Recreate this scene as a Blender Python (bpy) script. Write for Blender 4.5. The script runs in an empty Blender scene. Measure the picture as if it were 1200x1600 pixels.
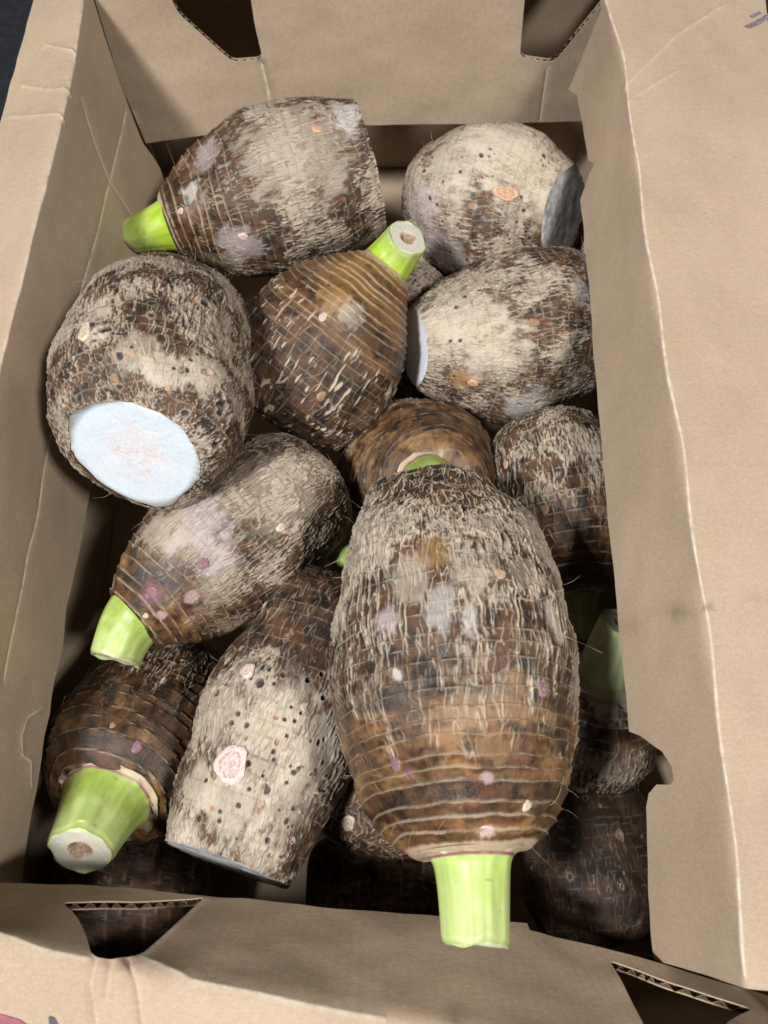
import bpy, math, random
import numpy as np
from mathutils import Vector, Matrix
from mathutils.geometry import delaunay_2d_cdt

# ------------------------------------------------------------------ camera, world, lamps, exposure
SC = bpy.context.scene
COL = SC.collection
F, CX, CY = 1250.0, 600.0, 800.0              # focal length and centre in photograph pixels (1200 x 1600)
PITCH = math.radians(69)
CAM = np.array([0.0, 0.0, 0.37])              # 37 cm above the rim of the box (the rim is z = 0)
FWD = np.array([0, math.cos(PITCH), -math.sin(PITCH)])
UP = np.array([0, math.sin(PITCH), math.cos(PITCH)])
RIGHT = np.array([1.0, 0, 0])

cd = bpy.data.cameras.new('camera')
cam = bpy.data.objects.new('camera', cd); COL.objects.link(cam)
cd.sensor_fit = 'VERTICAL'; cd.sensor_height = 36; cd.lens = F / 1600 * 36
cd.clip_start = 0.01; cd.clip_end = 100
cam.location = CAM; cam.rotation_euler = (math.pi / 2 - PITCH, 0, 0)
cd.dof.use_dof = True; cd.dof.focus_distance = 0.45; cd.dof.aperture_fstop = 11
SC.camera = cam

world = bpy.data.worlds.new('World'); SC.world = world; world.use_nodes = True
bg = world.node_tree.nodes['Background']
bg.inputs['Color'].default_value = (0.93, 0.97, 1.0, 1); bg.inputs['Strength'].default_value = 0.025

def lamp(name, loc, target, power, size, size_y, col=(1, 1, 1)):
    ld = bpy.data.lights.new(name, 'AREA'); ld.shape = 'RECTANGLE'
    ld.size = size; ld.size_y = size_y; ld.energy = power; ld.color = col
    o = bpy.data.objects.new(name, ld); COL.objects.link(o); o.location = loc
    o.rotation_euler = (Vector(target) - Vector(loc)).to_track_quat('-Z', 'Y').to_euler()
    return o
lamp('ceiling_lamp', (-1.05, -0.55, 1.85), (0, 0.2, 0), 64, 0.30, 0.30, (0.98, 0.99, 1))
lamp('ceiling_lamp', (0.95, -0.50, 1.80), (0, 0.2, 0), 34, 0.26, 0.26, (1, 0.985, 0.96))
SC.view_settings.view_transform = 'Standard'; SC.view_settings.look = 'None'
SC.view_settings.exposure = 0.0; SC.view_settings.gamma = 1

# ------------------------------------------------------------------ helpers
def P(px, py, z):
    """world point seen at a photograph pixel at world height z"""
    d = FWD + RIGHT * ((px - CX) / F) + UP * ((CY - py) / F)
    k = (CAM[2] - z) / -d[2]
    return CAM + d * k
def depth(p): return float(np.dot(np.asarray(p) - CAM, FWD))
def proj(p):
    q = np.asarray(p) - CAM
    d = q @ FWD
    return np.stack([CX + F * (q @ RIGHT) / d, CY - F * (q @ UP) / d], -1)
def smooth(a, b, x):
    t = np.clip((x - a) / (b - a), 0, 1); return t * t * (3 - 2 * t)

_rng = np.random.default_rng(5)
PERM = np.tile(_rng.permutation(256), 2).astype(np.int64)
GR = _rng.normal(size=(256, 3)).astype(np.float32); GR /= np.linalg.norm(GR, axis=1, keepdims=True)
def perlin(p, seed=0):
    p = np.asarray(p, np.float32) + np.float32(seed * 17.31)
    i = np.floor(p).astype(np.int64); f = p - i
    w = f * f * f * (f * (f * 6 - 15) + 10)
    x0, y0, z0 = i[..., 0] & 255, i[..., 1] & 255, i[..., 2] & 255
    out = 0
    for dx in (0, 1):
        wx = w[..., 0] if dx else 1 - w[..., 0]
        a = PERM[(x0 + dx) & 255]
        for dy in (0, 1):
            wy = w[..., 1] if dy else 1 - w[..., 1]
            b = PERM[(a + y0 + dy) & 255]
            for dz in (0, 1):
                wz = w[..., 2] if dz else 1 - w[..., 2]
                g = GR[PERM[(b + z0 + dz) & 255]]
                out = out + wx * wy * wz * (g[..., 0] * (f[..., 0] - dx) + g[..., 1] * (f[..., 1] - dy) + g[..., 2] * (f[..., 2] - dz))
    return out * 1.6
def fbm(p, seed=0, n=3):
    s, a, k = 0, 1.0, 1.0
    for o in range(n):
        s = s + a * perlin(np.asarray(p) * k, seed + o * 3); a *= .5; k *= 2.1
    return s
def h2(i, j, seed):
    return ((np.sin(i * 127.1 + j * 311.7 + seed * 74.7) * 43758.5453) % 1.0)
def worley(u, v, nu, seed):
    """F1, F2 of jittered cells; u wraps after nu cells"""
    iu, iv = np.floor(u), np.floor(v)
    f1 = np.full(u.shape, 9.0); f2 = np.full(u.shape, 9.0); cid = np.zeros(u.shape)
    for a in (-1, 0, 1):
        for b in (-1, 0, 1):
            cu, cv = iu + a, iv + b
            k = np.mod(cu, nu)
            d = np.hypot(cu + .1 + .8 * h2(k, cv, seed) - u, cv + .1 + .8 * h2(k, cv, seed + 9) - v)
            m = d < f1
            f2 = np.where(m, f1, np.minimum(f2, d)); cid = np.where(m, h2(k, cv, seed + 4), cid); f1 = np.where(m, d, f1)
    return f1, f2, cid

def link(name, me, mat, parent=None):
    o = bpy.data.objects.new(name, me); COL.objects.link(o)
    if mat and not me.materials: me.materials.append(mat)
    if parent: o.parent = parent
    return o
def mesh_np(name, verts, faces, smooth_shade=True, **attrs):
    """faces: (n,4) or (n,3) int array, or list of arrays"""
    me = bpy.data.meshes.new(name)
    fl = faces if isinstance(faces, list) else [faces]
    fl = [np.asarray(f, np.int32) for f in fl if len(f)]
    verts = np.asarray(verts, np.float32)
    me.vertices.add(len(verts)); me.vertices.foreach_set('co', verts.ravel())
    tot = sum(f.size for f in fl); npol = sum(len(f) for f in fl)
    me.loops.add(tot); me.loops.foreach_set('vertex_index', np.concatenate([f.ravel() for f in fl]))
    me.polygons.add(npol)
    sizes = np.concatenate([np.full(len(f), f.shape[1]) for f in fl])
    me.polygons.foreach_set('loop_start', np.concatenate([[0], np.cumsum(sizes)[:-1]]).astype(np.int32))
    me.polygons.foreach_set('use_smooth', np.full(npol, smooth_shade))
    me.update(calc_edges=True)
    for k, a in attrs.items():
        a = np.asarray(a, np.float32)
        if a.ndim == 2:
            at = me.attributes.new(k, 'FLOAT_COLOR', 'POINT')
            c = np.ones((len(a), 4), np.float32); c[:, :3] = a
            at.data.foreach_set('color', c.ravel())
        else:
            me.attributes.new(k, 'FLOAT', 'POINT').data.foreach_set('value', a)
    return me
def thing(name, label, cat, loc, group=None):
    o = bpy.data.objects.new(name, None); COL.objects.link(o); o.location = loc
    o.empty_display_size = 0.02
    o['label'] = label; o['category'] = cat
    if group: o['group'] = group
    return o

# ------------------------------------------------------------------ materials
class N:
    def __init__(s, name):
        s.m = bpy.data.materials.new(name); s.m.use_nodes = True
        s.t = s.m.node_tree; s.b = s.t.nodes['Principled BSDF']
    def n(s, typ, **kw):
        x = s.t.nodes.new(typ)
        for k, v in kw.items():
            if k in x.inputs: x.inputs[k].default_value = v
            else: setattr(x, k, v)
        return x
    def l(s, a, b): s.t.links.new(a, b)
    def noise(s, co, scale, detail=3, rough=.55):
        x = s.n('ShaderNodeTexNoise', Scale=scale, Detail=detail, Roughness=rough); s.l(co, x.inputs['Vector']); return x.outputs['Fac']
    def attr(s, name): return s.n('ShaderNodeAttribute', attribute_name=name)
    def mix(s, fac, a, b, typ='MIX'):
        x = s.n('ShaderNodeMix', data_type='RGBA', blend_type=typ)
        for k, v in ((0, fac), (6, a), (7, b)):
            if isinstance(v, bpy.types.NodeSocket): s.l(v, x.inputs[k])
            else: x.inputs[k].default_value = v if k == 0 else (*v, 1)
        return x.outputs[2]
    def math(s, op, a, b=0.0):
        x = s.n('ShaderNodeMath', operation=op)
        for k, v in ((0, a), (1, b)):
            if isinstance(v, bpy.types.NodeSocket): s.l(v, x.inputs[k])
            else: x.inputs[k].default_value = v
        return x.outputs[0]
    def ramp(s, v, a, b, o0=0.0, o1=1.0):
        x = s.n('ShaderNodeMapRange'); s.l(v, x.inputs[0])
        for k, val in ((1, a), (2, b), (3, o0), (4, o1)): x.inputs[k].default_value = val
        return x.outputs[0]
    def bump(s, h, strength, dist):
        x = s.n('ShaderNodeBump', Strength=strength, Distance=dist); s.l(h, x.inputs['Height']); s.l(x.outputs[0], s.b.inputs['Normal'])

def cardboard_mat():
    k = N('kraft_cardboard')
    tc = k.n('ShaderNodeTexCoord').outputs['Object']
    big = k.noise(tc, 14, 4); fine = k.noise(tc, 900, 4, .7)
    mp = k.n('ShaderNodeMapping'); mp.inputs['Scale'].default_value = (260, 900, 260); k.l(tc, mp.inputs['Vector'])
    fib = k.noise(mp.outputs[0], 1.0, 4, .65)
    c = k.mix(k.ramp(big, .3, .7), (.375, .272, .183), (.468, .352, .245))
    c = k.mix(k.ramp(k.noise(tc, 5, 5, .6), .40, .68, 0, .45), c, (.36, .26, .172))
    c = k.mix(k.ramp(fine, .40, .80, 0, .5), c, (.62, .50, .365))
    c = k.mix(k.ramp(fib, .42, .72, 0, .38), c, (.33, .24, .15))
    cr = k.attr('crease').outputs['Fac']
    brk = k.noise(tc, 140, 4, .7)
    c = k.mix(k.math('MULTIPLY', cr, k.ramp(brk, .30, .58)), c, (.78, .69, .55))
    st = k.attr('stain').outputs['Fac']
    c = k.mix(st, c, (.20, .135, .08))
    k.l(c, k.b.inputs['Base Color']); k.b.inputs['Roughness'].default_value = .78
    k.b.inputs['Specular IOR Level'].default_value = .25
    pu = k.attr('pu').outputs['Fac']
    wave = k.math('SINE', k.math('MULTIPLY', pu, 2 * math.pi / 0.0055))
    h = k.math('ADD', k.math('MULTIPLY', wave, .05), k.math('ADD', k.math('MULTIPLY', fine, .35), k.math('ADD', k.math('MULTIPLY', fib, .3), k.math('MULTIPLY', k.noise(tc, 45, 3), .9))))
    k.bump(h, .55, .0006)
    return k.m
def plain(name, col, rough=.7, scale=400, amt=.35, bump=.3, dist=.0004):
    k = N(name); tc = k.n('ShaderNodeTexCoord').outputs['Object']
    f = k.noise(tc, scale, 4, .65)
    c = k.mix(k.ramp(f, .3, .7), tuple(x * (1 - amt) for x in col), tuple(min(1, x * (1 + amt)) for x in col))
    k.l(c, k.b.inputs['Base Color']); k.b.inputs['Roughness'].default_value = rough
    if bump: k.bump(f, bump, dist)
    return k.m
def skin_mat():
    k = N('taro_skin'); tc = k.n('ShaderNodeTexCoord').outputs['Object']
    a = k.attr('albedo').outputs['Color']
    f = k.noise(tc, 1500, 4, .7)
    mp = k.n('ShaderNodeMapping'); mp.inputs['Scale'].default_value = (1, 1, .35); k.l(tc, mp.inputs['Vector'])
    g = k.noise(mp.outputs[0], 900, 3, .7)
    c = k.mix(k.ramp(f, .3, .7, .0, .28), a, k.mix(1.0, a, (.45, .40, .36), 'MULTIPLY'))
    c = k.mix(k.ramp(g, .60, .75, 0, .16), c, (.50, .40, .28))
    k.l(c, k.b.inputs['Base Color'])
    k.l(k.attr('rough').outputs['Fac'], k.b.inputs['Roughness'])
    k.b.inputs['Specular IOR Level'].default_value = .45
    k.bump(k.math('ADD', f, k.math('MULTIPLY', g, 1.2)), .6, .0005)
    return k.m
def flesh_mat():
    k = N('taro_flesh'); tc = k.n('ShaderNodeTexCoord').outputs['Object']
    a = k.attr('albedo').outputs['Color']
    v = k.n('ShaderNodeTexVoronoi', Scale=620.0); k.l(tc, v.inputs['Vector'])
    f = k.noise(tc, 700, 4, .7)
    c = k.mix(k.ramp(v.outputs['Distance'], .0, .45, .38, 0), a, (.42, .42, .52))
    c = k.mix(k.ramp(f, .5, .75, 0, .40), c, (.80, .83, .86))
    k.l(c, k.b.inputs['Base Color']); k.b.inputs['Roughness'].default_value = .55
    k.b.inputs['Subsurface Weight'].default_value = .12; k.b.inputs['Subsurface Scale'].default_value = .003
    k.b.inputs['Subsurface Radius'].default_value = (1, .8, .7)
    k.bump(f, .25, .0004)
    return k.m
def stalk_mat():
    k = N('green_stalk'); tc = k.n('ShaderNodeTexCoord').outputs['Object']
    a = k.attr('albedo').outputs['Color']
    mp = k.n('ShaderNodeMapping'); mp.inputs['Scale'].default_value = (1, 1, .12); k.l(tc, mp.inputs['Vector'])
    f = k.noise(mp.outputs[0], 420, 3); g = k.noise(tc, 55, 3)
    c = k.mix(k.ramp(f, .35, .7, 0, .30), a, k.mix(1.0, a, (.72, .80, .62), 'MULTIPLY'))
    c = k.mix(k.ramp(g, .45, .75, 0, .45), c, (.60, .66, .26))
    k.l(c, k.b.inputs['Base Color']); k.b.inputs['Roughness'].default_value = .42
    k.b.inputs['Subsurface Weight'].default_value = .15; k.b.inputs['Subsurface Scale'].default_value = .004
    k.bump(f, .25, .0004)
    return k.m
def bud_mat():
    k = N('bud_scar'); tc = k.n('ShaderNodeTexCoord').outputs['Object']
    a = k.attr('albedo').outputs['Color']; f = k.noise(tc, 7.0, 4, .75)
    oc = k.n('ShaderNodeObjectInfo').outputs['Color']
    c = k.mix(1.0, a, oc, 'MULTIPLY')
    c = k.mix(k.ramp(f, .48, .62, 0, .7), c, k.mix(1.0, c, (.35, .30, .30), 'MULTIPLY')); c = k.mix(k.ramp(f, .46, .36, 0, .5), c, (.74, .62, .56))
    k.l(c, k.b.inputs['Base Color']); k.b.inputs['Roughness'].default_value = .55
    k.bump(f, .5, .0006)
    return k.m
M_CARD = cardboard_mat(); M_SKIN = skin_mat(); M_FLESH = flesh_mat(); M_STALK = stalk_mat(); M_BUD = bud_mat()
M_FLUTE = plain('corrugated_medium', (.27, .20, .13), .85, 300)
M_FLOOR = plain('shop_floor', (.016, .018, .022), .6, 120, .4, .2)
M_HAIR = plain('root_hair', (.42, .33, .22), .7, 300, .3, 0)
M_RED = plain('red_print', (.22, .018, .03), .5, 200, .2, 0)
M_SMUDGE = plain('faded_ink', (.20, .165, .17), .7, 500, .5, 0)
M_INK = plain('dark_ink', (.035, .035, .06), .6, 200, .3, 0)

# ------------------------------------------------------------------ the cardboard box
BOX = thing('cardboard_box', 'open brown corrugated cardboard box with folded rims and handle cutouts, packed with taro roots', 'box', (0, .22, -.25))
def to_box(v): return np.asarray(v) - np.array([0, .22, -.25])
OFF = np.array([0, .22, -.25])

class Surf:
    """folded sheet: rows are poly-lines (outer edge, fold, lower edge), s runs along the rim, t across"""
    def __init__(s, rows, bulge=None, w=.05):
        s.rows = [np.array([P(*q) for q in r]) for r in rows]; s.n = len(rows[0]); s.bulge = bulge; s.w = w
        s.len = np.linalg.norm(np.diff(s.rows[1], axis=0), axis=1).sum()
        mid = s.n // 2
        s.wid = [np.linalg.norm(s.rows[k + 1][mid] - s.rows[k][mid]) for k in range(2)]
        d = np.linalg.norm(np.diff(s.rows[1], axis=0), axis=1); s.knots = np.concatenate([[0], np.cumsum(d)]) / d.sum()
    def raw(s, S, T):
        out = []
        for r in s.rows:
            c = []
            for k in range(3):
                v = np.interp(S, s.knots, r[:, k])
                e0 = (r[1, k] - r[0, k]) / (s.knots[1] - s.knots[0]); e1 = (r[-1, k] - r[-2, k]) / (s.knots[-1] - s.knots[-2])
                v = v + np.where(S < 0, S * e0, 0) + np.where(S > 1, (S - 1) * e1, 0)
                c.append(v)
            out.append(np.stack(c, -1))
        T = T[..., None]
        a = out[0] + (out[1] - out[0]) * T
        b = out[1] + (out[2] - out[1]) * (T - 1)
        return np.where(T < 1, a, b)
    def __call__(s, S, T):
        S, T = np.asarray(S, float), np.asarray(T, float)
        acc = 0
        for ds in (-.02, 0, .02):
            for k in (-1, -.5, 0, .5, 1): acc = acc + s.raw(S + ds, T + k * s.w)
        p = acc / 15
        if s.bulge is not None: p = p + s.bulge(S, T)
        return p
    def inv(s, pts):
        gs, gt = np.meshgrid(np.linspace(-.1, 1.1, 240), np.linspace(-.1, 2.3, 240), indexing='ij')
        g = proj(s(gs, gt)); out = []
        for q in pts:
            d = ((g - np.array(q)) ** 2).sum(-1)
            i = np.unravel_index(d.argmin(), d.shape); st = np.array([gs[i], gt[i]])
            for _ in range(4):
                f0 = proj(s(st[:1], st[1:]))[0]; e = 1e-3
                J = np.stack([(proj(s(st[:1] + e, st[1:]))[0] - f0) / e, (proj(s(st[:1], st[1:] + e))[0] - f0) / e], -1)
                st = st + np.linalg.lstsq(J, np.array(q) - f0, rcond=None)[0] * .8
            out.append(st)
        return np.array(out)
    def m(s, st):      # (s,t) -> metric
        st = np.asarray(st, float); t = st[..., 1]
        return np.stack([st[..., 0] * s.len, np.where(t < 1, t * s.wid[0], s.wid[0] + (t - 1) * s.wid[1])], -1)
    def mi(s, q):
        q = np.asarray(q, float); v = q[..., 1]
        return np.stack([q[..., 0] / s.len, np.where(v < s.wid[0], v / s.wid[0], 1 + (v - s.wid[0]) / s.wid[1])], -1)

def densify(p, step, closed=True):
    p = np.asarray(p, float); out = []
    n = len(p) if closed else len(p) - 1
    for i in range(n):
        a, b = p[i], p[(i + 1) % len(p)]; k = max(1, int(np.ceil(np.linalg.norm(b - a) / step)))
        for j in range(k): out.append(a + (b - a) * j / k)
    if not closed: out.append(p[-1])
    return np.array(out)
def inside(q, poly):
    x, y = q[:, 0], q[:, 1]; r = np.zeros(len(q), bool); j = len(poly) - 1
    for i in range(len(poly)):
        xi, yi = poly[i]; xj, yj = poly[j]
        c = ((yi > y) != (yj > y)) & (x < (xj - xi) * (y - yi) / (yj - yi + 1e-15) + xi); r ^= c; j = i
    return r
def round_poly(p, r=.004, n=4):
    out = []
    p = np.asarray(p, float)
    for i in range(len(p)):
        a, b, c = p[i - 1], p[i], p[(i + 1) % len(p)]
        da, dc = a - b, c - b; la, lc = np.linalg.norm(da), np.linalg.norm(dc)
        k = min(r, la * .45, lc * .45)
        p0, p1 = b + da / la * k, b + dc / lc * k
        for j in range(n + 1):
            t = j / n; out.append((1 - t) ** 2 * p0 + 2 * t * (1 - t) * b + t * t * p1)
    return np.array(out)
def seg_dist(q, line):
    d = np.full(len(q), 9.0)
    for a, b in zip(line[:-1], line[1:]):
        ab = b - a; t = np.clip(((q - a) @ ab) / (ab @ ab + 1e-12), 0, 1)
        d = np.minimum(d, np.linalg.norm(q - a - t[:, None] * ab, axis=1))
    return d
SKIN_T, GAP = .0006, .0032
def sheet(name, S, outline, holes=(), creases=(), dark_lines=(), flutes=(), grid=.007, label=None):
    """outline/holes/creases in metric coordinates; builds two thin liners with the flutes between them as a part"""
    out = densify(outline, .003); polys = [out] + [densify(h, .002) for h in holes]
    pts, edges = [], []
    for p in polys:
        b = len(pts); pts += [tuple(x) for x in p]; edges += [(b + i, b + (i + 1) % len(p)) for i in range(len(p))]
    lo, hi = out.min(0), out.max(0)
    gx, gy = np.meshgrid(np.arange(lo[0], hi[0], grid), np.arange(lo[1], hi[1], grid * .5), indexing='ij')
    ex = [np.stack([gx.ravel(), gy.ravel()], -1) + _rng.uniform(-.0008, .0008, (gx.size, 2))]
    for line, wid, dep, *_a in creases:
        l = densify(line, .0017, False)
        t = np.gradient(l, axis=0); nn = np.stack([-t[:, 1], t[:, 0]], -1); nn /= np.linalg.norm(nn, axis=1, keepdims=True) + 1e-9
        for k in (-2.2, -1, -.45, 0, .45, 1, 2.2): ex.append(l + nn * wid * k)
    ex = np.concatenate(ex); keep = inside(ex, out)
    for h in polys[1:]: keep &= ~inside(ex, h)
    pts += [tuple(x) for x in ex[keep]]
    V, E, Fc, *_ = delaunay_2d_cdt([Vector(p) for p in pts], edges, [], 0, 1e-6)
    q = np.array([(v.x, v.y) for v in V]); tri = np.array([list(f) for f in Fc if len(f) == 3])
    cen = q[tri].mean(1); ok = inside(cen, out)
    for h in polys[1:]: ok &= ~inside(cen, h)
    tri = tri[ok]
    used = np.unique(tri); re = -np.ones(len(q), int); re[used] = np.arange(len(used)); q = q[used]; tri = re[tri]
    st = S.mi(q); p = S(st[:, 0], st[:, 1]); e = 2e-3
    du = S(st[:, 0] + e, st[:, 1]) - S(st[:, 0] - e, st[:, 1]); dv = S(st[:, 0], st[:, 1] + e) - S(st[:, 0], st[:, 1] - e)
    nr = np.cross(du, dv); nr /= np.linalg.norm(nr, axis=1, keepdims=True) + 1e-12
    sg = np.sign(((CAM - p) * nr).sum(1).mean()); nr *= sg
    cr = np.zeros(len(q)); hh = np.zeros(len(q))
    for line, wid, dep, *ia in creases:
        d = seg_dist(q, np.asarray(line, float)); cr = np.maximum(cr, (ia[0] if ia else .7) * np.exp(-(d / wid) ** 2)); hh += dep * np.exp(-(d / (wid * 1.6)) ** 2)
    stn = np.zeros(len(q))
    for line, wid, a in dark_lines: stn = np.maximum(stn, a * np.exp(-(seg_dist(q, np.asarray(line, float)) / wid) ** 2))
    wob = .0012 * perlin(p * 22, 3) + .0005 * perlin(p * 60, 5)
    p = p + nr * (hh + wob)[:, None]
    # boundary edges
    ed = np.concatenate([tri[:, [0, 1]], tri[:, [1, 2]], tri[:, [2, 0]]]); key = np.sort(ed, 1)
    _, inv_, cnt = np.unique(key, axis=0, return_inverse=True, return_counts=True); bd = ed[cnt[inv_.ravel()] == 1]
    n = len(q); layers = [0, -SKIN_T, -GAP, -GAP - SKIN_T]
    vs = np.concatenate([p + nr * d for d in layers])
    fl = [tri, tri[:, ::-1] + n, tri + 2 * n, tri[:, ::-1] + 3 * n]
    if sg < 0: fl = [f[:, ::-1] for f in fl]
    quads = []
    qi = np.concatenate([np.stack([bd[:, 0] + b, bd[:, 0] + b + n, bd[:, 1] + b + n, bd[:, 1] + b], -1) for b in (0, 2 * n)])
    m0 = len(vs); vs = np.concatenate([vs, vs[qi.ravel()]]); quads.append(np.arange(m0, m0 + qi.size).reshape(-1, 4))
    ext = lambda a: np.concatenate([np.tile(a, 4), np.tile(a, 4)[qi.ravel()]])
    # close the sheet between the liners as well, a little behind the edge colour
    me = mesh_np(name, to_box(vs), fl + quads, True, crease=ext(cr), stain=ext(stn), pu=ext(q[:, 0]))
    sm = np.ones(len(me.polygons), bool); sm[sum(len(f) for f in fl):] = False; me.polygons.foreach_set('use_smooth', sm)
    o = link(name, me, M_CARD, BOX)
    if label: o['label'] = label
    for line, inw in flutes:              # visible cut edges: wavy medium between the liners
        l = densify(line, .0006, False); L = np.concatenate([[0], np.cumsum(np.linalg.norm(np.diff(l, axis=0), axis=1))])
        t = np.gradient(l, axis=0); nn = np.stack([-t[:, 1], t[:, 0]], -1); nn /= np.linalg.norm(nn, axis=1, keepdims=True) + 1e-9
        nn *= inw; rows = []
        ph = .5 + .5 * np.sin(L * 2 * np.pi / .0052 + .9 * np.sin(L * 130) + .7 * np.sin(L * 317 + 1)); ph = np.clip(ph * (1 - .25 * np.sin(L * 210) ** 2), 0, 1)
        dd = -SKIN_T - (GAP - SKIN_T) * ph
        for off in (.0004, .0045):
            w = S.mi(l + nn * off); pp = S(w[:, 0], w[:, 1])
            a = S(w[:, 0] + e, w[:, 1]) - S(w[:, 0] - e, w[:, 1]); b = S(w[:, 0], w[:, 1] + e) - S(w[:, 0], w[:, 1] - e)
            r = np.cross(a, b); r /= np.linalg.norm(r, axis=1, keepdims=True); r *= np.sign(((CAM - pp) * r).sum(1).mean())
            wb = .0012 * perlin(pp * 22, 3) + .0005 * perlin(pp * 60, 5)
            for th in (0, -.00035): rows.append(pp + r * (dd + wb + th)[:, None])
        k = len(l); i = np.arange(k - 1)
        fq = []
        for a, b in ((0, 2), (1, 3), (0, 1)): fq.append(np.stack([a * k + i, a * k + i + 1, b * k + i + 1, b * k + i], -1))
        link('corrugation', mesh_np('corrugation', to_box(np.concatenate(rows)), fq), M_FLUTE, o)
    return o
def px_m(S, pts): return S.m(S.inv(pts))

# right side: wide flat rim, fold, and a loose inner flap leaning into the box
Z0, ZR = 0.0, -.060
ys = [-30, 100, 300, 500, 650, 800, 960, 1080, 1200, 1400, 1560]
SR = Surf([
    [(x, y, -.012) for x, y in zip([1193, 1206, 1250, 1290, 1320, 1350, 1380, 1400, 1420, 1450, 1470], ys)],
    [(x, y, 0) for x, y in zip([938, 974, 999, 1029, 1056, 1078, 1101, 1118, 1132, 1153, 1168], ys)],
    [(x, y, ZR) for x, y in zip([868, 889, 908, 924, 936, 949, 965, 977, 992, 1013, 1030], [-10, 120, 310, 505, 655, 805, 960, 1080, 1200, 1390, 1530])]],
    bulge=lambda S, T: np.stack([.004 * np.sin(S * 7) * np.clip(T - 1, 0, 1), 0 * S, .002 * np.sin(S * 9) * np.clip(1 - T, 0, 1)], -1), w=.035)
edge = px_m(SR, [(940, 15), (888, 140), (901, 149), (910, 190), (919, 250), (928, 256), (921, 272), (908, 312), (915, 400), (924, 510),
                 (931, 600), (940, 700), (950, 820), (961, 910), (970, 1000), (978, 1080), (982, 1143), (1000, 1150), (1034, 1174), (1049, 1198),
                 (1053, 1219), (1048, 1226), (1026, 1226), (1014, 1240), (1010, 1262), (1011, 1310), (1015, 1400), (1022, 1500), (1110, 1526), (1200, 1548)])
rim0 = [SR.m([-.02, .0]), SR.m([-.02, 1.0])]
out_r = np.concatenate([[SR.m([-.02, 0])], [SR.m([-.02, .98])], edge, [SR.m([1.02, .3]), SR.m([1.02, 0])]])
cr_fold = [([SR.m([s, 1.0 + .012 * math.sin(s * 40)]) for s in np.linspace(.0, .985, 60)], .0007, .0006, .65)]
cr_r = cr_fold + [(px_m(SR, [(975, 140), (1060, 55), (1130, 10)]), .0009, .0007, .25), (px_m(SR, [(985, 155), (1060, 110)]), .0007, .0005, .2)]
sheet('rim_flap', SR, out_r, creases=cr_r,
      dark_lines=[(px_m(SR, [(1020, 965), (1110, 948), (1200, 938)]), .0016, .55), (px_m(SR, [(965, 985), (1090, 950)]), .0012, .3),
              (px_m(SR, [(985, 155), (1010, 150)]), .001, .3)],
      label='wide rim flap with a torn notch in its lower edge')

# left side
SL = Surf([
    [(x, y, -.02) for x, y in zip([63, 24, -8, -48, -88, -126, -178, -230, -270, -300, -315], [-20, 118, 228, 360, 500, 640, 850, 1050, 1250, 1410, 1520])],
    [(x, y, 0) for x, y in zip([132, 116, 94, 61, 29, -6, -52, -97, -142, -176, -196], [-30, 95, 190, 325, 455, 590, 800, 1000, 1200, 1380, 1490])],
    [(x, y, z) for x, y, z in zip([258, 236, 214, 191, 166, 138, 113, 93, 72, 46, 30], [268, 365, 460, 560, 670, 790, 905, 1030, 1150, 1290, 1400],
                                  [-.118, -.118, -.118, -.118, -.118, -.118, -.116, -.112, -.11, -.11, -.11])]],
    bulge=lambda S, T: np.stack([.003 * np.sin(S * 11) * np.clip(T - 1, 0, 1), 0 * S, .003 * np.sin(S * 8 + 1) * np.clip(1 - T, 0, 1)], -1), w=.06)
edge = px_m(SL, [(140, -20), (186, 130), (226, 226), (251, 262), (262, 296), (236, 372), (214, 462), (191, 562), (166, 672), (138, 792), (126, 850), (104, 950), (96, 1010), (84, 1060),
                 (79, 1115), (70, 1150), (58, 1235), (47, 1292), (38, 1345), (30, 1392)])
out_l = np.concatenate([[SL.m([-.0, 0]), SL.m([0, .9])], edge, [SL.m([1.0, 1.2]), SL.m([1.0, 0])]])
cr_l = [(px_m(SL, [(197, 175), (183, 240), (165, 310), (148, 380), (125, 470), (78, 690), (60, 800), (45, 870), (22, 985), (8, 1060)]), .0007, -.0005, 1.0),
        (px_m(SL, [(130, 160), (147, 220), (172, 285), (205, 335)]), .0006, -.0005, .6),
        (px_m(SL, [(70, 1105), (45, 1120), (33, 1150), (35, 1180)]), .0007, .0006), (px_m(SL, [(35, 1180), (48, 1190), (50, 1230)]), .0006, .0005),
        (px_m(SL, [(110, 150), (75, 140), (35, 135)]), .0009, .0008, .25), (px_m(SL, [(100, 190), (60, 180), (15, 182)]), .0008, .0006, .25), (px_m(SL, [(118, 85), (70, 70)]), .0009, .001, .3),
        ([SL.m([s, 1.0]) for s in np.linspace(.0, .9, 40)], .0011, .0003)]
sheet('rim_flap', SL, out_l, creases=cr_l, dark_lines=[(px_m(SL, [(0, 845), (25, 900), (60, 950)]), .0008, .35)], label='narrow creased rim flap with long pale cracks')

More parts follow.
